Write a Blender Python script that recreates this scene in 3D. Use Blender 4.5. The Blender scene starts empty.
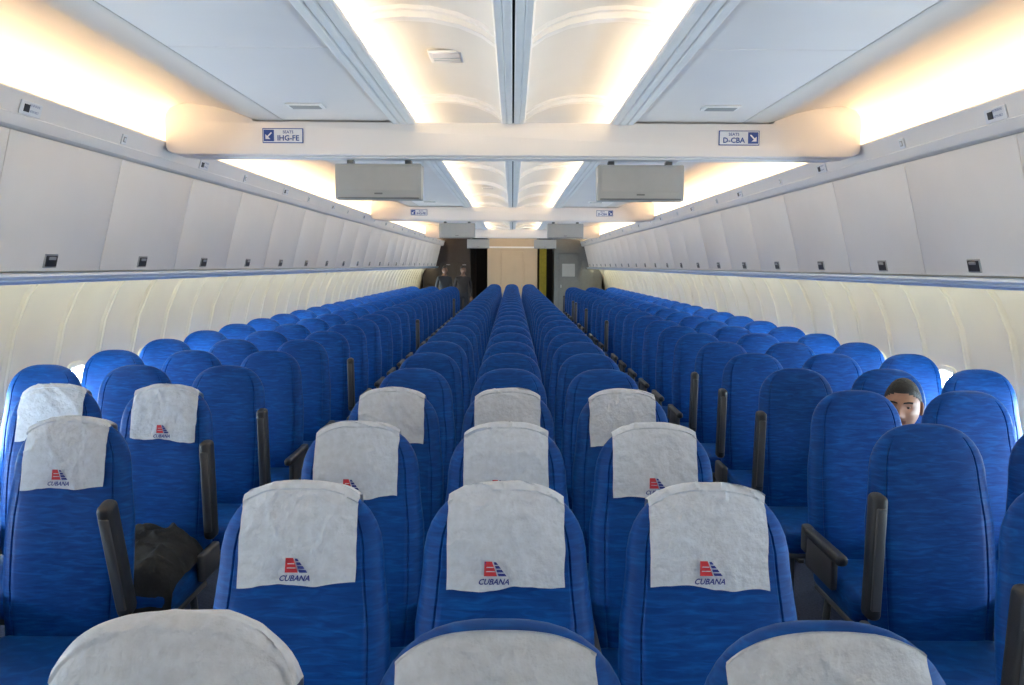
import bpy, bmesh, math, random
from math import radians, sin, cos, pi, exp
from mathutils import Vector, Matrix, noise
random.seed(4)
S = bpy.context.scene
COL = S.collection
CH = 1.75            # camera height
# ------------------------------------------------------------------ materials
def nmat(name):
    m = bpy.data.materials.new(name); m.use_nodes = True
    nt = m.node_tree
    return m, nt, nt.nodes['Principled BSDF']
def setin(b, k, v):
    if k in b.inputs: b.inputs[k].default_value = v
def mat(name, col, rough=0.5, metal=0.0, var=0.06, nscale=12.0, bump=0.0, bscale=200.0, sheen=0.0, spec=0.5):
    m, nt, b = nmat(name)
    tc = nt.nodes.new('ShaderNodeTexCoord')
    n = nt.nodes.new('ShaderNodeTexNoise'); n.inputs['Scale'].default_value = nscale; n.inputs['Detail'].default_value = 3
    nt.links.new(tc.outputs['Object'], n.inputs['Vector'])
    r = nt.nodes.new('ShaderNodeValToRGB')
    r.color_ramp.elements[0].position = 0.3; r.color_ramp.elements[1].position = 0.7
    r.color_ramp.elements[0].color = (*[c*(1-var) for c in col], 1)
    r.color_ramp.elements[1].color = (*[min(1, c*(1+var)) for c in col], 1)
    nt.links.new(n.outputs['Fac'], r.inputs['Fac']); nt.links.new(r.outputs['Color'], b.inputs['Base Color'])
    setin(b, 'Roughness', rough); setin(b, 'Metallic', metal); setin(b, 'Sheen Weight', sheen); setin(b, 'Specular IOR Level', spec)
    if bump > 0:
        n2 = nt.nodes.new('ShaderNodeTexNoise'); n2.inputs['Scale'].default_value = bscale; n2.inputs['Detail'].default_value = 4
        nt.links.new(tc.outputs['Object'], n2.inputs['Vector'])
        bp = nt.nodes.new('ShaderNodeBump'); bp.inputs['Strength'].default_value = bump; bp.inputs['Distance'].default_value = 0.01
        nt.links.new(n2.outputs['Fac'], bp.inputs['Height']); nt.links.new(bp.outputs['Normal'], b.inputs['Normal'])
    return m
def emat(name, col, strength):
    m, nt, b = nmat(name)
    setin(b, 'Base Color', (*col, 1)); setin(b, 'Emission Color', (*col, 1)); setin(b, 'Emission Strength', strength)
    return m
def fabric():
    m, nt, b = nmat('blue_seat_fabric')
    tc = nt.nodes.new('ShaderNodeTexCoord'); oi = nt.nodes.new('ShaderNodeObjectInfo')
    mul = nt.nodes.new('ShaderNodeMath'); mul.operation = 'MULTIPLY'; mul.inputs[1].default_value = 13.0
    nt.links.new(oi.outputs['Random'], mul.inputs[0])
    add = nt.nodes.new('ShaderNodeVectorMath'); add.operation = 'ADD'
    nt.links.new(tc.outputs['Object'], add.inputs[0]); nt.links.new(mul.outputs[0], add.inputs[1])
    mp = nt.nodes.new('ShaderNodeMapping'); mp.inputs['Scale'].default_value = (13, 20, 78)
    nt.links.new(add.outputs[0], mp.inputs['Vector'])
    n = nt.nodes.new('ShaderNodeTexNoise'); n.inputs['Scale'].default_value = 1.0; n.inputs['Detail'].default_value = 3
    n.inputs['Distortion'].default_value = 0.7
    nt.links.new(mp.outputs['Vector'], n.inputs['Vector'])
    r = nt.nodes.new('ShaderNodeValToRGB')
    e = r.color_ramp.elements
    e[0].position = 0.34; e[0].color = (0.0003, 0.042, 0.225, 1)
    e[1].position = 0.78; e[1].color = (0.001, 0.105, 0.43, 1)
    x = e.new(0.52); x.color = (0.0004, 0.056, 0.275, 1)
    nt.links.new(n.outputs['Fac'], r.inputs['Fac']); nt.links.new(r.outputs['Color'], b.inputs['Base Color'])
    setin(b, 'Roughness', 0.55); setin(b, 'Specular IOR Level', 0.2)
    setin(b, 'Sheen Weight', 0.12); setin(b, 'Sheen Roughness', 0.4)
    if 'Sheen Tint' in b.inputs: b.inputs['Sheen Tint'].default_value = (0.2, 0.6, 1.0, 1)
    bp = nt.nodes.new('ShaderNodeBump'); bp.inputs['Strength'].default_value = 0.22; bp.inputs['Distance'].default_value = 0.004
    nt.links.new(n.outputs['Fac'], bp.inputs['Height']); nt.links.new(bp.outputs['Normal'], b.inputs['Normal'])
    return m
M_BLUE = fabric()
M_PIPE = mat('seat_piping', (0.002, 0.03, 0.16), 0.6)
M_CLOTH = mat('white_cover_cloth', (0.54, 0.60, 0.70), 0.85, var=0.08, nscale=45, bump=0.5, bscale=60, sheen=0.2)
M_RED = mat('logo_red', (0.50, 0.02, 0.035), 0.6)
M_NAVY = mat('logo_navy', (0.012, 0.03, 0.24), 0.6)
M_ARM = mat('armrest_dark_grey', (0.028, 0.030, 0.036), 0.42, bump=0.15, bscale=300)
M_ARM2 = mat('armrest_side_grey', (0.07, 0.075, 0.085), 0.5)
M_FRAME = mat('seat_frame_grey', (0.12, 0.125, 0.13), 0.45, metal=0.4)
M_TRAY = mat('tray_plastic', (0.42, 0.43, 0.45), 0.5)
M_BIN = mat('bin_panel_grey_white', (0.80, 0.765, 0.745), 0.42, var=0.02, nscale=3)
M_RAILW = mat('bin_rail_white', (0.87, 0.84, 0.82), 0.4, var=0.02, nscale=3)
M_SILVER = mat('blue_silver_rail', (0.52, 0.62, 0.76), 0.3, metal=0.4, var=0.03)
M_CEIL = mat('ceiling_panel', (0.87, 0.81, 0.77), 0.38, var=0.02, nscale=2)
M_VAULT = mat('ceiling_vault_white', (0.80, 0.77, 0.73), 0.55, var=0.02, nscale=2)
M_RIB = mat('ceiling_rib_white', (0.91, 0.88, 0.85), 0.45, var=0.02)
M_COVE = mat('cove_cream', (0.77, 0.71, 0.65), 0.6, var=0.02, nscale=2)
M_DARK = mat('light_block_dark', (0.03, 0.03, 0.03), 0.8)
M_WALL = mat('sidewall_cream', (0.77, 0.71, 0.54), 0.55, var=0.03, nscale=3)
M_WALLRIB = mat('sidewall_rib_cream', (0.82, 0.77, 0.60), 0.5, var=0.02)
M_FLOOR = mat('floor_carpet_blue', (0.05, 0.065, 0.12), 0.95, var=0.3, nscale=80, bump=0.5, bscale=400)
M_BEAM = mat('beam_cream_white', (0.86, 0.81, 0.78), 0.45, var=0.015, nscale=2)
M_MON = mat('monitor_shell_grey', (0.38, 0.385, 0.38), 0.5, var=0.03)
M_MONS = mat('monitor_trim_dark', (0.16, 0.165, 0.17), 0.4)
M_SIGNW = mat('sign_white', (0.8, 0.82, 0.86), 0.4, var=0.01)
M_SIGNB = mat('sign_blue', (0.02, 0.07, 0.30), 0.4)
M_LATCH = mat('latch_dark', (0.03, 0.025, 0.022), 0.35)
M_LATCH2 = mat('latch_grey', (0.42, 0.42, 0.42), 0.35, metal=0.5)
M_PANEL = mat('bulkhead_cream', (0.55, 0.42, 0.29), 0.5, var=0.03, nscale=3)
M_BROWN = mat('galley_brown', (0.04, 0.027, 0.02), 0.5, var=0.1)
M_GREYW = mat('lavatory_wall_grey', (0.16, 0.165, 0.16), 0.5)
M_CURT = mat('curtain_yellow_green', (0.60, 0.52, 0.10), 0.8, var=0.1)
M_JACK = mat('jacket_dark', (0.016, 0.017, 0.018), 0.85, var=0.3, nscale=20, bump=0.4, bscale=70)
M_SKIN = mat('skin_tan', (0.35, 0.18, 0.115), 0.5, var=0.08, nscale=30)
M_SKIN2 = mat('skin_brown', (0.15, 0.075, 0.045), 0.5, var=0.08, nscale=30)
M_LIP = mat('lips', (0.20, 0.08, 0.06), 0.45)
M_HAIR = mat('hair_black', (0.012, 0.010, 0.009), 0.6, var=0.4, nscale=120, bump=0.6, bscale=250)
M_EYEW = mat('eye_white', (0.45, 0.43, 0.40), 0.3)
M_IRIS = mat('iris_dark', (0.02, 0.012, 0.01), 0.2)
M_SHIRT = mat('shirt_dark', (0.02, 0.022, 0.03), 0.8, bump=0.3)
M_SHIRT2 = mat('shirt_black', (0.02, 0.016, 0.016), 0.8, bump=0.3)
M_TROUS = mat('trousers_dark', (0.02, 0.022, 0.03), 0.85, bump=0.3)
M_SHOE = mat('shoe_black', (0.01, 0.01, 0.01), 0.35)
E_COVE = emat('cove_tube_warm', (1.0, 0.78, 0.48), 15.0)
E_VAULT = emat('vault_tube_warm', (1.0, 0.82, 0.56), 11.0)
E_PSU = emat('sidewall_tube', (1.0, 0.93, 0.68), 8.5)
E_SKY = emat('window_daylight', (0.68, 0.86, 1.0), 38.0)
# ------------------------------------------------------------------ mesh builder
class MB:
    def __init__(s): s.bm = bmesh.new(); s.mats = []
    def mi(s, m):
        if m not in s.mats: s.mats.append(m)
        return s.mats.index(m)
    def bmx(s, b2, m, M=None):
        if M is not None: bmesh.ops.transform(b2, matrix=M, verts=b2.verts)
        i = s.mi(m)
        for f in b2.faces: f.material_index = i
        me = bpy.data.meshes.new('t'); b2.to_mesh(me); b2.free(); s.bm.from_mesh(me); bpy.data.meshes.remove(me)
    def raw(s, vs, fs, m, M=None):
        i = s.mi(m) if not isinstance(m, list) else None
        v = [s.bm.verts.new(M @ Vector(p) if M is not None else Vector(p)) for p in vs]
        for k, f in enumerate(fs):
            try:
                q = s.bm.faces.new([v[a] for a in f])
                q.material_index = i if i is not None else s.mi(m[k])
            except ValueError: pass
    def box(s, c, d, m, r=0.0, seg=2, M=None):
        b = bmesh.new(); bmesh.ops.create_cube(b, size=1.0)
        bmesh.ops.transform(b, matrix=Matrix.Diagonal((*d, 1)), verts=b.verts)
        if r > 0: bmesh.ops.bevel(b, geom=list(b.edges), offset=r, segments=seg, profile=0.5, affect='EDGES')
        T = Matrix.Translation(c)
        s.bmx(b, m, (M @ T) if M is not None else T)
    def mesh(s, me, mlist):
        off = [s.mi(m) for m in mlist]
        n0 = len(s.bm.faces); s.bm.from_mesh(me); s.bm.faces.ensure_lookup_table()
        for f in list(s.bm.faces)[n0:]: f.material_index = off[min(f.material_index, len(off)-1)]
    def done(s, name, angle=40, recalc=True):
        if recalc: bmesh.ops.recalc_face_normals(s.bm, faces=s.bm.faces)
        me = bpy.data.meshes.new(name); s.bm.to_mesh(me); s.bm.free()
        for m in s.mats: me.materials.append(m)
        me.shade_smooth(); me.set_sharp_from_angle(angle=radians(angle))
        return me
def obj(name, me, loc=(0, 0, 0), rz=0.0, parent=None):
    o = bpy.data.objects.new(name, me); COL.objects.link(o); o.location = loc; o.rotation_euler = (0, 0, rz)
    if parent: o.parent = parent
    return o
def strip(mb, pts, y0, y1, m, n=1, closed=False):
    vs = []; fs = []; k = len(pts)
    for j in range(n+1):
        y = y0+(y1-y0)*j/n
        vs += [(p[0], y, p[1]) for p in pts]
    kk = k if closed else k-1
    for j in range(n):
        for i in range(kk):
            a = j*k+i; b = j*k+(i+1) % k
            fs.append((a, b, b+k, a+k))
    if closed:
        fs.append(tuple(range(k))); fs.append(tuple(range(n*k, n*k+k)))
    mb.raw(vs, fs, m)
_txt = {}
def text_tris(s, size, bold=0.0):
    key = (s, size, bold)
    if key in _txt: return _txt[key]
    c = bpy.data.curves.new('t', 'FONT'); c.body = s; c.size = size; c.align_x = 'CENTER'; c.resolution_u = 2; c.offset = bold
    o = bpy.data.objects.new('t', c); COL.objects.link(o)
    bpy.context.view_layer.update()
    dg = bpy.context.evaluated_depsgraph_get()
    me = bpy.data.meshes.new_from_object(o.evaluated_get(dg))
    vs = [tuple(v.co) for v in me.vertices]; fs = [tuple(p.vertices) for p in me.polygons]
    bpy.data.objects.remove(o); bpy.data.meshes.remove(me)
    _txt[key] = (vs, fs); return vs, fs
# ------------------------------------------------------------------ seat geometry
L = 0.80; ANG = radians(10); V0 = L-0.20; H = 0.20; P = 2.6
Y0 = -L*sin(ANG); Z0 = 1.19-L*cos(ANG)
def lerp(tab, v):
    if v <= tab[0][0]: return tab[0][1]
    for (a, x), (b, y) in zip(tab, tab[1:]):
        if v <= b:
            t = (v-a)/(b-a); t = t*t*(3-2*t); return x+(y-x)*t
    return tab[-1][1]
def w0(v): return lerp([(0, .212), (.25, .226), (.42, .226), (.62, .206), (.80, .200)], v)
def TT(v): return lerp([(0, .060), (.3, .056), (.6, .046), (.8, .044)], v)
def wc(v): return 0.018*sin(pi*min(1, v/L)*1.0)+0.012*max(0, (v-.5)/.3)
def half(u, v, e=0.0):
    w = w0(v)+e; h = H+e
    r = (abs(u)/w)**P+(max(0, v-V0)/h)**P
    if r >= 1: return 0.0
    return (TT(v)+e)*(1-r**1.7)**0.45
def Wv(v, e=0.0):
    t = (max(0, v-V0)/(H+e))
    return (w0(v)+e)*max(0.0, 1-t**P)**(1/P)
def bk(u, v, w):     # back coords -> seat local
    return (u, Y0+v*sin(ANG)-w*cos(ANG), Z0+v*cos(ANG)+w*sin(ANG))
def front(u, v, e=0.0):
    a = abs(u)/w0(v)
    bol = 0.012*a*a*lerp([(0, 0), (.2, 1), (.55, 1), (.7, 0)], v)*(1 if a < .9 else 0.9)
    return wc(v)+half(u, v, e)+bol*(1-min(1, a)**8)
AS = [0, .15, .3, .45, .6, .70, .755, .775, .795, .85, .91, .955, .985, 1.0]
AS = [-a for a in AS[::-1][:-1]]+AS
def add_back(mb):
    vl = [0, .03, .08, .15, .22, .3, .38, .46, .54, .6, .64, .68, .71, .735, .755, .772, .785, .793, .798, .7999]
    vs = []; fs = []; n = len(AS)
    for v in vl:
        W = Wv(v)
        for a in AS:
            u = a*W; g = 0.005 if abs(abs(a)-.775) < .003 and v < .74 else 0
            vs.append(bk(u, v, front(u, v)-g))
        for a in AS[::-1][1:-1]:
            u = a*W; vs.append(bk(u, v, wc(v)-half(u, v)))
    k = n+n-2
    for j in range(len(vl)-1):
        for i in range(k):
            a = j*k+i; b = j*k+(i+1) % k; fs.append((a, b, b+k, a+k))
    fs.append(tuple(range(k))); fs.append(tuple(range((len(vl)-1)*k, len(vl)*k)))
    mb.raw(vs, fs, M_BLUE)
def cyl(mb, p, q, r, m, seg=10, cap=True):
    p = Vector(p); q = Vector(q); d = q-p
    b = bmesh.new(); bmesh.ops.create_cone(b, cap_ends=cap, segments=seg, radius1=r, radius2=r, depth=d.length)
    M = Matrix.Translation((p+q)/2) @ d.to_track_quat('Z', 'Y').to_matrix().to_4x4()
    mb.bmx(b, m, M)
def arm_down(mb, x):
    mb.box((x, -.36, .585), (.048, .40, .045), M_ARM, .018, 3)
    mb.box((x, -.165, .55), (.042, .07, .12), M_ARM2, .012)
    mb.box((x, -.33, .50), (.030, .30, .13), M_ARM2, .01)
def arm_up(mb, x, lean):
    M = Matrix.Translation((x, -.20, .57)) @ Matrix.Rotation(radians(lean), 4, 'X')
    mb.box((0, 0, .20), (.050, .075, .44), M_ARM, .02, 3, M)
    mb.box((0, -.036, .20), (.034, .012, .36), M_ARM2, .004, 1, M)
    mb.box((x, -.24, .46), (.034, .20, .12), M_ARM2, .012)
def seat_mesh(larm, rarm, cover=None, seed=0):
    """cover: None | 'wrap' | 'crest' | 'full' ; larm/rarm: None|'down'|'up' """
    mb = MB(); add_back(mb)
    mb.box((0, -.385, .405), (.445, .46, .125), M_BLUE, .045, 4)
    mb.box((0, -.38, .335), (.42, .42, .03), M_FRAME, .008, 1)
    for x in (-.16, .16):
        cyl(mb, (x, -.22, .33), (x, -.16, .012), .016, M_FRAME)
        cyl(mb, (x, -.52, .33), (x, -.54, .012), .016, M_FRAME)
        mb.box((x, -.35, .012), (.035, .46, .022), M_FRAME, .004, 1)
    Mb = Matrix.Translation(bk(0, 0, 0)) @ Matrix.Rotation(-ANG, 4, 'X')
    mb.box((0, .045, .48), (.34, .022, .22), M_TRAY, .008, 2, Mb)
    mb.box((0, .062, .585), (.05, .014, .02), M_ARM, .004, 1, Mb)
    mb.box((0, .052, .22), (.34, .03, .2), M_PIPE, .012, 2, Mb)
    for side, a in ((-1, larm), (1, rarm)):
        x = side*.2445 if a else 0
        if a == 'down': arm_down(mb, x)
        elif a: arm_up(mb, x, float(a))
    if cover:
        rnd = random.Random(seed)
        hwid = {'wrap': .145, 'crest': .155, 'full': .19}[cover]
        du = rnd.uniform(-.012, .006); tilt = rnd.uniform(-.07, .07)
        vb0 = L-.245+rnd.uniform(-.010, .010); so = rnd.uniform(0, 50)
        nu, nf, nb = 40, 36, 16
        tmax = .80 if cover == 'crest' else 1.0
        cramp = .0014 if cover == 'full' else .004
        def pt(s, t, ex=0.0):     # s -1..1 ; t 0..1 front, 1..2 back
            uu = hwid*s+du
            uu += .0035*noise.noise(Vector((t*5, so, s*2)))*abs(s)
            vt = V0+(H+.007)*max(0, 1-(abs(uu)/(w0(L)+.007))**P)**(1/P)
            vb = vb0+tilt*s*hwid+.004*sin(s*5+so)+.004*noise.noise(Vector((s*4, so, 0)))
            if cover == 'full': vb = L-.34
            wr = noise.noise(Vector((uu*16+so, t*3.2, so)))*.005
            cr = abs(noise.noise(Vector((uu*11+t*1.5, t*2.6+so, 7.7))))
            wr += cramp*max(0, 1-cr*9)
            e = .009+max(-.003, wr)+ex
            ww = hwid*s*(1+.03*(1-min(t, 1)))+du
            if t <= 1:
                tt = 1-(1-t)**1.6
                v = vb+(vt-vb)*tt
                w = front(ww if t < .9 else uu, min(v, vt), e)
                return bk(uu, v+(e*.6)*tt, w+(e*.5 if v > vt-.02 else 0))
            tt = (t-1); depth = .18
            v = vt-depth*tt**1.5
            return bk(uu, v+e*.6*(1-tt), wc(v)-half(uu, v, e))
        vs = []; fs = []
        rows = [tmax*j/nf for j in range(nf+1)]
        if cover != 'crest': rows += [1+j/nb for j in range(1, nb+1)]
        for t in rows:
            for i in range(nu+1): vs.append(pt(-1+2*i/nu, t))
        for j in range(len(rows)-1):
            for i in range(nu):
                a = j*(nu+1)+i; fs.append((a, a+1, a+nu+2, a+nu+1))
        mb.raw(vs, fs, M_CLOTH)
        if cover != 'full':
            lc = vb0+.020; lx = rnd.uniform(-.030, .002); K = .84
            def dec(pts, m, faces=None):
                out = []
                for (x, z) in pts:
                    v = lc+z*K; u = (x+.12*z)*K+lx
                    out.append(bk(u, v, front(u, v, .0125)+.0055))
                mb.raw(out, faces or [tuple(range(len(out)))], m)
            dec([(-.030, .056), (-.008, .056), (.012, .014), (-.026, .014)], M_RED)
            dec([(-.030, .056), (-.026, .056), (-.018, .014), (-.026, .014)], M_NAVY)
            for k in range(4):
                z = .014+k*.0108; z2 = z+.0078
                xl = lambda zz: .016-(zz-.014)*.476
                xr = lambda zz: .040-(zz-.014)*.90
                dec([(xl(z), z), (xr(z), z), (xr(z2), z2), (xl(z2), z2)], M_NAVY)
            for k in range(2):
                z = .026+k*.012
                dec([(-.022, z), (.010-(z-.014)*.45, z), (.009-(z-.014)*.45, z+.0025), (-.022, z+.0025)], M_CLOTH)
            vs2, fs2 = text_tris('CUBANA', .024, .0006)
            dec([(x*.92+.004+.2*y, (y-.010)*.95) for (x, y, _) in vs2], M_NAVY, fs2)
    return mb.done('airline_seat_mesh', 45 if cover != 'full' else 80)
SM = {}
def get_seat(*k):
    if k not in SM: SM[k] = seat_mesh(*k)
    return SM[k]
ROW0 = 1.28; PITCH = 0.80
covers_center = {0, 1, 2, 3}
sd = 1
for k in range(0, 30):
    for j, X in enumerate((-.525, -.015, .495)):
        cov = None
        if k in covers_center: cov = 'crest' if k == 0 else 'wrap'
        if k == 0 and j == 0: cov = 'full'
        la = 'down'; ra = 'down' if j == 2 else None
        if cov: sd += 1
        obj('airline_seat', get_seat(la, ra, cov, sd if cov else 0), (X, ROW0+PITCH*k, 0))
for k in range(1, 26):
    Y = ROW0+.07+PITCH*k
    rr = random.Random(k*7)
    for side in (-1, 1):
        for j in range(3):
            X = side*(1.56+.50*j)
            if side == 1 and k <= 2: X -= .08
            cov = None
            if side == -1 and j == 0 and k in (2, 3): cov = 'wrap'
            if side == -1 and j == 1 and k in (3,): cov = 'wrap'
            if cov: sd += 1
            aisle = 'down'
            if j == 0:
                if side == -1: aisle = {2: '16', 3: '4', 4: '4'}.get(k, '4' if rr.random() < .3 else 'down')
                else: aisle = {2: '2', 5: '4', 6: '4'}.get(k, '4' if rr.random() < .25 else 'down')
            inner = aisle if j == 0 else 'down'
            outer = 'down' if j == 2 else None
            la, ra = (inner, outer) if side == 1 else (outer, inner)
            obj('airline_seat', get_seat(la, ra, cov, sd if cov else 0), (X, Y, 0))
# ------------------------------------------------------------------ room shell
YA, YB = -1.6, 29.0
mb = MB(); strip(mb, [(-2.95, 0), (2.95, 0)], YA, YB, M_FLOOR, 4)
o = obj('floor', mb.done('floor'))
WZ = -.075
prof = [(2.62, 0), (2.84, .25), (2.92, .50), (2.93, .78+WZ), (2.91, 1.13+WZ), (2.84, 1.36), (2.75, 1.56), (2.64, 1.70)]
WP = .53; WW = .25; WY0 = .2
nwin = int((25.5-WY0)/WP)
def wall(side, name):
    mb = MB()
    ys = [YA]; hole = []
    for i in range(nwin):
        yc = WY0+i*WP
        ys += [yc-WW/2, yc+WW/2]
    ys.append(YB)
    vs = []; fs = []
    k = len(prof)
    for y in ys: vs += [(side*p[0], y, p[1]) for p in prof]
    for j in range(len(ys)-1):
        for i in range(k-1):
            if i == 3 and j % 2 == 1 and j <= 2*nwin-1: continue
            a = j*k+i; fs.append((a, a+1, a+k+1, a+k))
    mb.raw(vs, fs, M_WALL)
    for i in range(nwin+1):
        yc = WY0+(i-.5)*WP
        for (w, d, m) in ((.085, .009, M_WALL), (.026, .018, M_WALLRIB)):
            vs = []; fs = []
            for p in prof[2:]:
                for (dy, dx) in ((-w/2, .002), (-w/2+.012, -d), (w/2-.012, -d), (w/2, .002)):
                    vs.append((side*(p[0]+dx), yc+dy, p[1]))
            for a in range(len(prof[2:])-1):
                for b in range(3):
                    q = a*4+b; fs.append((q, q+1, q+5, q+4))
            mb.raw(vs, fs, m)
    strip(mb, [(side*2.66, CH-.075), (side*2.36, CH-.095)], YA, YB, M_RAILW, 1)
    obj(name, mb.done(name, 50))
wall(-1, 'wall_left'); wall(1, 'wall_right')
def window_mesh():
    mb = MB()
    c = Vector((2.92, 0, .955+WZ)); d = Vector((-.02, 0, .35)).normalized()
    n = Vector((-d.z, 0, d.x))
    rings = [(.165, .222, .004), (.160, .217, .016), (.128, .190, .016), (.110, .167, -.03), (.108, .165, -.045)]
    N = 32; vs = []; fs = []
    for (a, b, off) in rings:
        for i in range(N):
            t = 2*pi*i/N; cx = math.copysign(abs(cos(t))**.6, cos(t))*a; cz = math.copysign(abs(sin(t))**.6, sin(t))*b
            vs.append(c+Vector((0, cx, 0))+d*cz+n*off)
    for r in range(len(rings)-1):
        for i in range(N):
            a = r*N+i; b = r*N+(i+1) % N; fs.append((a, b, b+N, a+N))
    mb.raw(vs, fs, M_WALLRIB)
    vs = [c+Vector((0, a*.125, 0))+d*b*.18+n*(-.042) for a, b in ((-1, -1), (1, -1), (1, 1), (-1, 1))]
    mb.raw(vs, [(0, 1, 2, 3)], E_SKY)
    return mb.done('window', 40)
wm = window_mesh()
for i in range(nwin):
    for s in (1, -1):
        obj('window_%d' % (2*i+(1 if s == 1 else 2)), wm, (0, WY0+i*WP, 0), 0 if s == 1 else pi)
# bins
BL = 1.03
def bin_mesh():
    mb = MB()
    top = (2.165, CH+.575); bot = (2.32, CH-.045)
    ln = math.hypot(bot[0]-top[0], bot[1]-top[1])
    c = ((top[0]+bot[0])/2, 0, (top[1]+bot[1])/2)
    M = Matrix.Translation(c) @ Matrix.Rotation(math.atan2(top[0]-bot[0], top[1]-bot[1]), 4, 'Y')
    mb.box((.012, 0, 0), (.024, BL-.005, ln-.004), M_BIN, .004, 2, M)
    mb.box((-.001, 0, -ln/2+.055), (.010, .115, .070), M_LATCH2, .003, 1, M)
    mb.box((-.004, 0, -ln/2+.055), (.010, .100, .056), M_LATCH, .003, 1, M)
    mb.box((-.010, 0, -ln/2+.070), (.008, .060, .016), M_LATCH2, .003, 1, M)
    pts = [(2.20, CH+.57), (2.345, CH-.04), (2.60, CH-.05), (2.70, CH+.2), (2.50, CH+.57)]
    strip(mb, pts, -BL/2+.003, BL/2-.003, M_RAILW, 1, True)
    return mb.done('overhead_bin', 35)
bmn = bin_mesh()
for i in range(-4, 21):
    for s in (1, -1):
        y = 4.16+BL*i
        if y > 25.6: continue
        obj('overhead_bin', bmn, (0, y, 0), 0 if s == 1 else pi)
for idx, s in ((1, -1), (2, 1)):
    mb = MB()
    pts = [(2.168, .582), (2.150, .590), (2.143, .600), (2.128, .635), (2.134, .640), (2.112, .700), (2.100, .728), (2.106, .737), (2.20, .737), (2.42, .72), (2.42, .585)]
    strip(mb, [(s*p[0], CH+p[1]) for p in pts], YA, 25.98, M_RAILW, 1, True)
    obj('trim_%d' % idx, mb.done('trim', 25))
    mb = MB()
    pts = [(2.318, -.048), (2.300, -.055), (2.298, -.068), (2.312, -.076), (2.318, -.082), (2.312, -.090), (2.325, -.105), (2.37, -.105), (2.37, -.048)]
    strip(mb, [(s*p[0], CH+p[1]) for p in pts], YA, 25.98, M_SILVER, 1, True)
    obj('trim_%d' % (idx+2), mb.done('trim', 25))
def plate_mesh(w, h, kind):
    mb = MB()
    mb.box((0, 0, 0), (.006, w, h), M_SIGNW, .002, 1)
    if kind == 0:
        mb.box((-.004, w*.22, 0), (.004, w*.24, h*.55), M_LATCH, .001, 1)
        vs, fs = text_tris('NO SMOKING', .014)
        mb.raw([(-.0045, -x*.9-.02, y+.012) for x, y, _ in vs], fs, M_SIGNB)
        vs, fs = text_tris('FASTEN BELT', .014)
        mb.raw([(-.0045, -x*.9-.02, y-.014) for x, y, _ in vs], fs, M_SIGNB)
    else:
        mb.box((-.004, 0, 0), (.003, w*.5, h*.55), M_MON, .001, 1)
        mb.box((-.006, 0, 0), (.003, w*.25, h*.35), M_SIGNW, .001, 1)
    return mb.done('p', 30)
pa = plate_mesh(.16, .06, 0); pb = plate_mesh(.055, .055, 1)
tiltR = math.atan2(2.100-2.128, .728-.635)
RL = (Matrix.Rotation(pi, 3, 'Z') @ Matrix.Rotation(tiltR, 3, 'Y')).to_euler()
for i in range(14):
    for s in (1, -1):
        for (me, y, nm) in ((pa, 3.72+2.06*i, 'passenger_sign'), (pb, 4.6+2.06*i, 'placard')):
            if y > 25: continue
            o = obj(nm, me, (s*2.117, y, CH+.670)); o.rotation_euler = (0, tiltR, 0) if s == 1 else RL
# ------------------------------------------------------------------ ceiling
mb = MB()
strip(mb, [(-2.6, CH+1.14), (2.6, CH+1.14)], YA, YB, M_DARK, 1)  # added backing plate, stops world light leaking through the ceiling panel gaps
CE = 1.39
for s in (1, -1):
    pts = [(.005, .90), (.005, .850), (.010, .845), (.034, .845), (.039, .850), (.044, .845), (.066, .845), (.073, .852), (.073, .93)]
    strip(mb, [(s*a, CH+b) for a, b in pts], YA, 26, M_RIB, 1)
    vault = [(.070, .905), (.13, .948), (.22, .985), (.33, 1.008), (.44, 1.014), (.54, 1.005), (.62, .98), (.68, .94), (.705, .87)]
    strip(mb, [(s*a, CH+b) for a, b in vault], YA, 26, M_VAULT, 1)
    rail = [(.685, .872), (.597, .872), (.589, .864), (.589, .850), (.597, .843), (.630, .840), (.637, .848), (.645, .840), (.675, .839), (.682, .847), (.689, .839), (.720, .840), (.728, .848), (.728, .880)]
    strip(mb, [(s*a, CH+b) for a, b in rail], YA, 26, M_RIB, 1)
    cove = [(CE, .89), (CE, .862), (CE+.015, .858), (CE+.03, .862), (1.50, .860), (1.565, .866), (1.62, .885), (1.70, .915), (1.80, .938), (1.92, .955), (2.04, .962), (2.16, .955), (2.29, .915), (2.39, .84), (2.42, .725)]
    strip(mb, [(s*a, CH+b) for a, b in cove], YA, 26, M_COVE, 1)
    y = 3.42-1.7*3
    while y < 26:
        for w, dz in ((.14, .014), (.075, .036)):
            vs = []; fs = []
            vv = vault[:-1]
            for (a, b) in vv:
                for (dy, d) in ((-w/2, 0), (-w/2+.008, dz), (w/2-.008, dz), (w/2, 0)):
                    vs.append((s*a, y+dy, CH+b-d))
            for a in range(len(vv)-1):
                for b in range(3):
                    q = a*4+b; fs.append((q, q+1, q+5, q+4))
            mb.raw(vs, fs, M_RIB)
        y1 = min(y+1.694, 26)
        c = ((.731+CE-.003)/2*s, (y+y1)/2, CH+.873)
        mb.box(c, (CE-.003-.731, y1-y, .02), M_CEIL, .003, 1)
        y += 1.7
obj('ceiling', mb.done('ceiling', 35))
mb = MB(); mb.box((0, 0, 0), (.20, .11, .012), M_RIB, .004, 1)
for k in range(4): mb.box((0, -.036+.024*k, -.007), (.16, .010, .005), M_MON, .001, 1)
gr = mb.done('grille')
mb = MB(); mb.box((0, 0, 0), (.17, .22, .012), M_RIB, .004, 1); mb.box((0, 0, -.007), (.13, .18, .004), M_CEIL, .002, 1)
mb.box((0, 0, -.009), (.13, .004, .003), M_MON); mb.box((0, .04, -.009), (.13, .004, .003), M_MON)
ht = mb.done('hatch')
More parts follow.
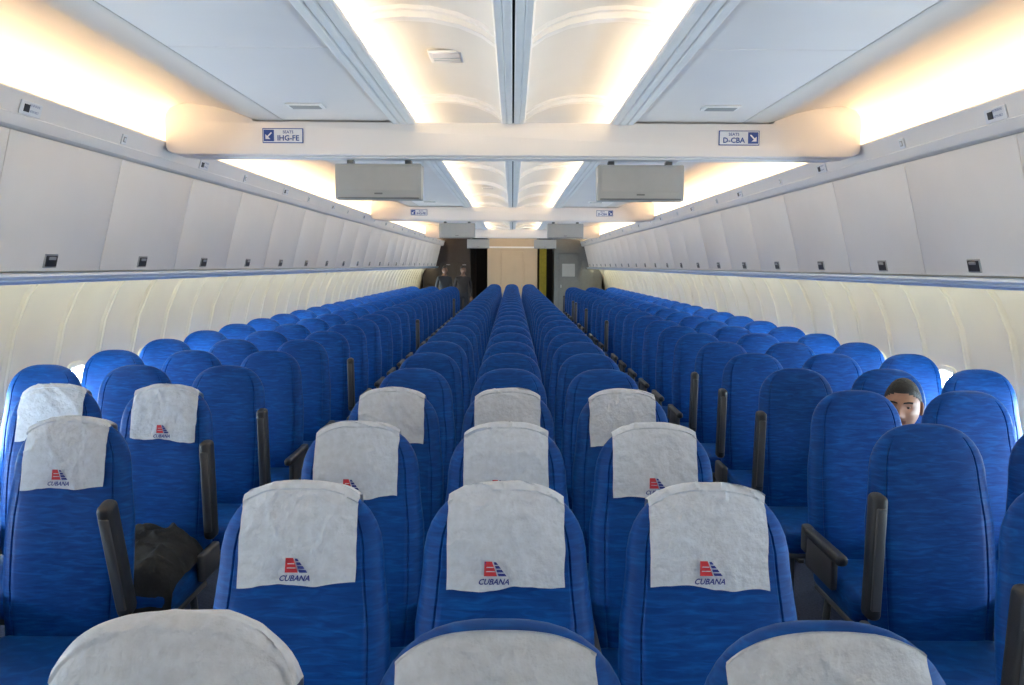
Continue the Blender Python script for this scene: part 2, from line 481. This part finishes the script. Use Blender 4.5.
for i in range(7):
    for s in (1, -1): obj('air_grille', gr, (s*1.13, 4.62+3.4*i, CH+.857))
for i in range(3): obj('ceiling_speaker_panel', ht, (-.32, 4.1+6.8*i, CH+.996))
# ------------------------------------------------------------------ lamps (fluorescent strips)
def tube(name, p, q, m, ln, y0, y1):
    mb = MB(); y = y0
    while y < y1-.1:
        mb.raw([(p[0], y, CH+p[1]), (q[0], y, CH+q[1]), (q[0], y+ln-.03, CH+q[1]), (p[0], y+ln-.03, CH+p[1])], [(0, 1, 2, 3)], m); y += ln
    return obj(name, mb.done(name))
for s in (1, -1):
    tube('cove_lamp', (s*2.30, .752), (s*2.35, .752), E_COVE, 1.2, -1.4, 25.8)
    tube('ceiling_strip_lamp', (s*.640, .880), (s*.680, .880), E_VAULT, 1.2, -1.4, 25.8)
    tube('sidewall_lamp', (s*2.50, -.096), (s*2.54, -.096), E_PSU, 1.2, -1.4, 25.8)
# ------------------------------------------------------------------ crossbeams
def beam_mesh():
    half_ = [(0, .655), (1.98, .655), (2.05, .660), (2.085, .676), (2.098, .70), (2.098, .86), (2.09, .90), (2.06, .935), (2.0, .955), (1.72, .985), (1.66, .980), (1.61, .96), (1.59, .90), (1.565, .856), (0, .852)]
    pts = half_+[(-a, b) for a, b in half_[::-1][1:-1]]
    b = bmesh.new(); vs = [b.verts.new((x, -.11, CH+z)) for x, z in pts]; f = b.faces.new(vs)
    r = bmesh.ops.extrude_face_region(b, geom=[f]); ev = [g for g in r['geom'] if isinstance(g, bmesh.types.BMVert)]
    bmesh.ops.translate(b, vec=(0, .22, 0), verts=ev)
    ed = [e for e in b.edges if abs(e.verts[0].co.y-e.verts[1].co.y) < 1e-5]
    bmesh.ops.bevel(b, geom=ed, offset=.012, segments=2, profile=.5, affect='EDGES')
    mb = MB(); mb.bmx(b, M_BEAM)
    mb.box((0, -.001, CH+.650), (3.9, .12, .012), M_RAILW, .004, 1)
    for sx, txt, ax in ((-1.385, 'IHG-FE', -1), (1.36, 'D-CBA', 1)):
        mb.box((sx, -.112, CH+.768), (.245, .008, .088), M_SIGNB, .002, 1)
        mb.box((sx, -.114, CH+.768), (.235, .008, .078), M_SIGNW, .002, 1)
        mb.box((sx+ax*.083, -.117, CH+.768), (.062, .006, .068), M_SIGNB, .001, 1)
        cx = sx+ax*.083; cz = CH+.768; yy = -.1215
        mb.raw([(cx+ax*.020, yy, cz-.022), (cx-ax*.010, yy, cz-.022), (cx+ax*.020, yy, cz+.008)], [(0, 1, 2)], M_SIGNW)
        mb.raw([(cx-ax*.020, yy, cz+.014), (cx-ax*.014, yy, cz+.020), (cx+ax*.012, yy, cz-.006), (cx+ax*.006, yy, cz-.012)], [(0, 1, 2, 3)], M_SIGNW)
        vs, fs = text_tris(txt, .044, .001); mb.raw([(x+sx-ax*.033, -.1195, y+CH+.739) for x, y, _ in vs], fs, M_SIGNB)
        vs, fs = text_tris('SEATS', .024, .0004); mb.raw([(x+sx-ax*.033, -.1195, y+CH+.781) for x, y, _ in vs], fs, M_SIGNB)
    return mb.done('overhead_crossbeam', 35)
bmm = beam_mesh()
mb = MB()
b = bmesh.new(); bmesh.ops.create_cube(b, size=1.0)
bmesh.ops.transform(b, matrix=Matrix.Diagonal((.535, .14, .22, 1)), verts=b.verts)
for v in b.verts:
    if v.co.z < 0 and v.co.y > 0: v.co.y -= .05
bmesh.ops.bevel(b, geom=list(b.edges), offset=.008, segments=2, profile=.5, affect='EDGES')
mb.bmx(b, M_MON)
mb.box((0, -.071, -.100), (.50, .006, .010), M_MONS, .002, 1)
mb.box((0, -.072, -.072), (.05, .004, .010), M_MONS, .001, 1)
mb.box((.0, -.0715, .02), (.49, .003, .150), M_MON, .001, 1)
for x in (-.18, .18): mb.box((x, 0, .122), (.04, .06, .03), M_MONS, .004, 1)
mon = mb.done('overhead_monitor')
for y in (5.20, 12.5, 20.2):
    obj('overhead_crossbeam', bmm, (0, y, 0))
    for x in (-.83, .79): obj('overhead_monitor', mon, (x, y+.06, CH+.508))
# ------------------------------------------------------------------ rear bulkheads
YR = 26.0
mb = MB()
mb.box((0, YR+.71, 1.32), (1.56, 1.4, 2.62), M_PANEL, .01, 1)
mb.box((0, YR-.005, 1.2), (.70, .02, 1.95), M_PANEL, .008, 1)
mb.box((.29, YR-.02, 1.1), (.03, .03, .10), M_LATCH2, .005, 1)
mb.box((0, YR-.01, 2.30), (1.50, .03, .05), M_RAILW, .004, 1)
obj('lavatory_block', mb.done('lavatory_block'))
mb = MB()
mb.box((-2.05, YR+.71, 1.4), (1.50, 1.4, 2.78), M_BROWN, .01, 1)
for k in range(3):
    for j in range(2): mb.box((-2.5+.5*k, YR-.005, .75+.75*j), (.42, .02, .66), M_BROWN, .01, 1); mb.box((-2.5+.5*k, YR-.02, 1.0+.75*j), (.12, .02, .02), M_LATCH2, .004, 1)
obj('galley_unit', mb.done('galley_unit'))
mb = MB(); mb.box((2.05, YR+.71, 1.4), (1.50, 1.4, 2.78), M_GREYW, .01, 1)
mb.box((1.75, YR-.005, 1.15), (.62, .02, 1.95), M_GREYW, .008, 1); mb.box((1.52, YR-.02, 1.1), (.03, .03, .09), M_LATCH2, .005, 1)
mb.box((1.75, YR-.017, 1.6), (.40, .01, .4), M_MON, .004, 1)
mb.box((2.35, YR-.005, 1.3), (.40, .02, 1.2), M_GREYW, .008, 1)
obj('lavatory_cabin', mb.done('lavatory_cabin'))
mb = MB(); mb.raw([(-3, YB, 0), (3, YB, 0), (3, YB, 2.95), (-3, YB, 2.95)], [(0, 1, 2, 3)], M_BROWN); obj('wall_back', mb.done('wall_back'))
mb = MB(); mb.raw([(-3, YA, 0), (3, YA, 0), (3, YA, 2.95), (-3, YA, 2.95)], [(0, 1, 2, 3)], M_BIN); obj('wall_front', mb.done('wall_front'))
mb = MB()
for s in (1, -1):
    vs = []; fs = []; n = 60
    for i in range(n+1):
        x = (.84 if s > 0 else -1.28)+(.22 if s > 0 else .16)*i/n
        yy = YR-.05+.03*sin(i*1.1)
        vs += [(x, yy, .03), (x, yy, 2.30)]
    for i in range(n): fs.append((2*i, 2*i+2, 2*i+3, 2*i+1))
    mb.raw(vs, fs, M_CURT if s > 0 else M_BROWN)
    mb.box((s*1.04, YR-.05, 2.32), (.5, .03, .03), M_LATCH2, .005, 1)
obj('aisle_curtain', mb.done('aisle_curtain', 60))
# ------------------------------------------------------------------ jacket on seat
mb = MB(); vs = []; fs = []; n = 70
for j in range(n+1):
    for i in range(n+1):
        u = -1+2*i/n; v = -1+2*j/n
        dome = max(0, 1-(abs(u)**4*.85+abs(v)**4*.5))
        p = Vector((u*1.2, v*1.2, 2.2))
        rd = max(0, 1-abs(noise.noise(p*1.1+Vector((u*v*.6, 0, 4))))*4)
        rd2 = max(0, 1-abs(noise.noise(p*2.1+Vector((5, 0, 4))))*5)
        z = .474+dome*(.115+.030*rd+.016*rd2+.045*v)
        x = u*.222+.012*noise.noise(p+Vector((3, 1, 0))); y = -.395+v*.215+.012*noise.noise(p+Vector((9, 4, 0)))
        if v < -.72: z -= (-.72-v)*.75; y -= .035
        vs.append((x, y, z))
for j in range(n):
    for i in range(n):
        a = j*(n+1)+i; fs.append((a, a+1, a+n+2, a+n+1))
mb.raw(vs, fs, M_JACK)
obj('jacket', mb.done('jacket', 80), (-1.55, ROW0+.07+PITCH*3, 0))
# ------------------------------------------------------------------ people
def skin_mesh(nodes, edges, mats_for_edge, mats):
    names = list(nodes); me = bpy.data.meshes.new('sk')
    me.from_pydata([nodes[n][0] for n in names], [(names.index(a), names.index(b)) for a, b in edges], [])
    o = bpy.data.objects.new('sk', me); COL.objects.link(o)
    o.modifiers.new('s', 'SKIN'); ss = o.modifiers.new('ss', 'SUBSURF'); ss.levels = 2; ss.render_levels = 2
    for i, n in enumerate(names):
        r = nodes[n][1]; sv = me.skin_vertices[0].data[i]
        sv.radius = r if isinstance(r, tuple) else (r, r); sv.use_root = (i == 0)
    bpy.context.view_layer.update(); dg = bpy.context.evaluated_depsgraph_get()
    m2 = bpy.data.meshes.new_from_object(o.evaluated_get(dg))
    bpy.data.objects.remove(o)
    for _ in range(4-len(m2.materials)): m2.materials.append(M_SKIN)
    segs = [(Vector(nodes[a][0]), Vector(nodes[b][0]), k) for (a, b), k in zip(edges, mats_for_edge)]
    for p in m2.polygons:
        best = None; c = p.center
        for a, b, k in segs:
            d = b-a; t = max(0, min(1, (c-a).dot(d)/max(1e-9, d.length_squared))); q = (a+d*t-c).length
            if best is None or q < best[0]: best = (q, k)
        p.material_index = best[1]
    return m2
def add_head(mb, M, skin):
    NU, NV = 64, 48
    def P_(th, ph):
        sx, sy, sz = sin(th)*cos(ph), sin(th)*sin(ph), cos(th)
        x, y, z = .075*sx, .095*sy, .122*sz
        if z < -.02:
            t = (-.02-z)/.10; x *= 1-.24*t**1.5
            y *= (1-.5*t) if y > 0 else (1-.06*t)
        if sy > 0 and z > 0: y *= 1.06
        if sy < 0:
            g = lambda x0, z0, a, b: exp(-((x-x0)/a)**2-((z-z0)/b)**2)
            y -= .026*g(0, -.030, .013, .014)+.015*g(0, -.008, .009, .024)+.008*(g(.012, -.036, .007, .008)+g(-.012, -.036, .007, .008))
            y += .012*(g(.031, .008, .016, .011)+g(-.031, .008, .016, .011))
            y -= .008*(g(.031, .027, .022, .008)+g(-.031, .027, .022, .008))
            y -= .008*g(0, -.062, .022, .010)-.004*g(0, -.062, .020, .0028)
            y -= .007*g(0, -.100, .020, .014)+.004*(g(.045, -.022, .018, .016)+g(-.045, -.022, .018, .016))
        return Vector((x, y, z))
    vs = [P_(pi*j/NV, 2*pi*i/NU) for j in range(NV+1) for i in range(NU)]
    fs = []; ms = []
    for j in range(NV):
        for i in range(NU):
            f = (j*NU+i, (j+1)*NU+i, (j+1)*NU+(i+1) % NU, j*NU+(i+1) % NU)
            c = sum((vs[k] for k in f), Vector())/4
            fs.append(f); ms.append(M_LIP if (c.y < -.06 and abs(c.x) < .024 and -.070 < c.z < -.055) else skin)
    mb.raw(vs, fs, ms, M)
    hl = lambda p: (.016-p.y*.64) if p.y < 0 else (.016-p.y*1.1)
    hv = []
    for p in vs:
        t = max(0, min(1, (p.z-hl(p))/.03)); d = p.normalized()
        hv.append(p+d*(.0015+.006*t+.002*noise.noise(p*90)*t))
    hf = [f for f in fs if all(vs[k].z-hl(vs[k]) > -.003 for k in f)]
    mb.raw(hv, hf, M_HAIR, M)
    for s in (1, -1):
        b = bmesh.new(); bmesh.ops.create_uvsphere(b, u_segments=16, v_segments=10, radius=.0105); mb.bmx(b, M_EYEW, M @ Matrix.Translation((s*.030, -.0685, .007)))
        b = bmesh.new(); bmesh.ops.create_uvsphere(b, u_segments=12, v_segments=8, radius=.0066); mb.bmx(b, M_IRIS, M @ Matrix.Translation((s*.030, -.0758, .006)))
        for up in (1, -1):
            b = bmesh.new(); bmesh.ops.create_uvsphere(b, u_segments=18, v_segments=24, radius=.0128)
            bmesh.ops.delete(b, geom=[v for v in b.verts if v.co.z*up < (.0012 if up > 0 else .0030)], context='VERTS'); mb.bmx(b, skin, M @ Matrix.Translation((s*.030, -.0685, .007)))
        bv = [(s*(.012+.038*k/6), -.0935+.013*(k/6)**2, .026+.005*sin(pi*k/6*.8)) for k in range(7)]
        mb.raw([(x, y, z+d) for (x, y, z) in bv for d in (-.0045, .0035)]+[(x, y-.004, z) for (x, y, z) in bv],
               [(2*k, 2*k+2, 14+k+1, 14+k) for k in range(6)]+[(14+k, 14+k+1, 2*k+3, 2*k+1) for k in range(6)], M_HAIR, M)
        b = bmesh.new(); bmesh.ops.create_uvsphere(b, u_segments=16, v_segments=12, radius=1)
        for v in b.verts:
            x, y, z = v.co
            dish = .45*exp(-(y*y+z*z)*3.0)*(1 if x > 0 else 0)
            v.co = Vector(((x-dish)*.011, y*.019*(1-.25*(z < 0)*abs(z)), z*.032))
        mb.bmx(b, skin, M @ Matrix.Translation((s*.078, .008, -.006)) @ Matrix.Rotation(s*radians(28), 4, 'Z') @ Matrix.Scale(-1 if s < 0 else 1, 4, (1, 0, 0)))
def add_hand(mb, M, skin, side, curl=0.5):
    nd = {'w': ((0, 0, 0), (.024, .018)), 'p': ((0, -.045, 0), (.036, .014)), 'k': ((0, -.08, 0), (.037, .012))}
    m = skin_mesh(nd, [('w', 'p'), ('p', 'k')], [0, 0], [skin]); m.transform(M); mb.mesh(m, [skin])
    lens = [.068, .078, .072, .056]
    for i in range(4):
        x = (-.028+.0187*i)*side*-1; l = lens[i]; p = Vector((x, -.07, 0)); a = 0.12; nd = {'a': (tuple(p), .009)}; ed = []
        prev = 'a'
        for k, (fr, nm) in enumerate(((.30, 'b'), (.42, 'c'), (.30, 'd'), (.24, 'e'))):
            d = Vector((0, -cos(a), -sin(a)))*l*fr*1.1; p = p+d; nd[nm] = (tuple(p), .0088-.0009*k); ed.append((prev, nm)); prev = nm; a += curl
        m = skin_mesh(nd, ed, [0]*len(ed), [skin]); m.transform(M); mb.mesh(m, [skin])
    t = side*-1
    nd = {'a': ((-.018*t, -.022, -.002), .011), 'b': ((-.042*t, -.045, -.008), .0105), 'c': ((-.052*t, -.07, -.014), .0095), 'd': ((-.050*t, -.092, -.022), .008)}
    m = skin_mesh(nd, [('a', 'b'), ('b', 'c'), ('c', 'd')], [0]*3, [skin]); m.transform(M); mb.mesh(m, [skin])
def person(name, pose, loc, rz, skin, shirt, head_yaw=0, hs=1.0):
    mb = MB()
    if pose == 'sit':
        P0 = {'pel': ((0, .0, .56), (.155, .11)), 'bel': ((0, .03, .66), (.145, .105)), 'che': ((-.02, .01, .78), (.165, .105)), 'nb': ((-.04, -.03, .86), (.085, .07)),
              'nk': ((-.045, -.05, .91), .054), 'hd': ((-.048, -.07, .98), .05)}
        arm = lambda s: {'sh': ((s*.175-.03, 0, .82), .056), 'el': ((s*.215-.02, -.08, .61), .043), 'wr': ((s*.10, -.29, .60), .028)}
        leg = lambda s: {'hp': ((s*.10, -.04, .545), .092), 'kn': ((s*.11, -.38, .545), .062), 'ak': ((s*.11, -.40, .12), .040), 'ft': ((s*.11, -.50, .05), (.042, .032))}
        hc = (-.050, -.085, 1.032)
    else:
        P0 = {'pel': ((0, 0, .95), (.155, .105)), 'bel': ((0, 0, 1.10), (.14, .10)), 'che': ((0, .01, 1.30), (.17, .11)), 'nb': ((0, .0, 1.43), (.085, .07)),
              'nk': ((0, -.01, 1.49), .052), 'hd': ((0, -.015, 1.55), .05)}
        arm = lambda s: {'sh': ((s*.18, 0, 1.37), .055), 'el': ((s*.24, .02, 1.09), .042), 'wr': ((s*.22, -.10, .86), .028)}
        leg = lambda s: {'hp': ((s*.09, 0, .88), .092), 'kn': ((s*.10, -.01, .49), .062), 'ak': ((s*.11, .02, .10), .042), 'ft': ((s*.12, -.12, .045), (.042, .032))}
        hc = (0, -.03, 1.60)
    nodes = dict(P0); edges = [('pel', 'bel'), ('bel', 'che'), ('che', 'nb'), ('nb', 'nk'), ('nk', 'hd')]; lab = [1, 1, 1, 0, 0]
    for s, t in ((1, 'L'), (-1, 'R')):
        for k, v in arm(s).items(): nodes[k+t] = v
        for k, v in leg(s).items(): nodes[k+t] = v
        edges += [('che', 'sh'+t), ('sh'+t, 'el'+t), ('el'+t, 'wr'+t), ('pel', 'hp'+t), ('hp'+t, 'kn'+t), ('kn'+t, 'ak'+t), ('ak'+t, 'ft'+t)]
        lab += [1, 1, 1, 2, 2, 2, 3]
    m = skin_mesh(nodes, edges, lab, None); mb.mesh(m, [skin, shirt, M_TROUS, M_SHOE])
    for s in (1, -1):
        a = arm(s); w = Vector(a['wr'][0]); d = (w-Vector(a['el'][0])).normalized()
        q = d.to_track_quat('-Y', 'Z').to_matrix().to_4x4()
        add_hand(mb, Matrix.Translation(w) @ q, skin, s, .35)
    add_head(mb, Matrix.Translation(hc) @ Matrix.Rotation(radians(head_yaw), 4, 'Z') @ Matrix.Scale(hs, 4), skin)
    obj(name, mb.done(name, 75), loc, rz)
person('seated_man', 'sit', (2.075, 4.34, 0), 0, M_SKIN, M_SHIRT, -30, 1.14)
person('standing_man', 'stand', (-1.40, 23.6, 0), radians(10), M_SKIN2, M_SHIRT2, 0)
person('standing_man', 'stand', (-1.95, 23.9, 0), radians(25), M_SKIN2, M_SHIRT, 0)
# ------------------------------------------------------------------ world + camera
w = bpy.data.worlds.new('world'); S.world = w; w.use_nodes = True
w.node_tree.nodes['Background'].inputs[0].default_value = (.75, .87, 1, 1); w.node_tree.nodes['Background'].inputs[1].default_value = 0.5
cam = bpy.data.cameras.new('camera'); co = bpy.data.objects.new('camera', cam); COL.objects.link(co)
cam.sensor_width = 36; cam.lens = 830/1024*36; cam.clip_start = .05
co.matrix_world = Matrix.Translation((0, 0, CH)) @ Matrix.Rotation(radians(90-5.33), 4, 'X') @ Matrix.Rotation(radians(.3), 4, 'Z')
S.camera = co
S.view_settings.view_transform = 'Standard'
S.view_settings.exposure = 0.45
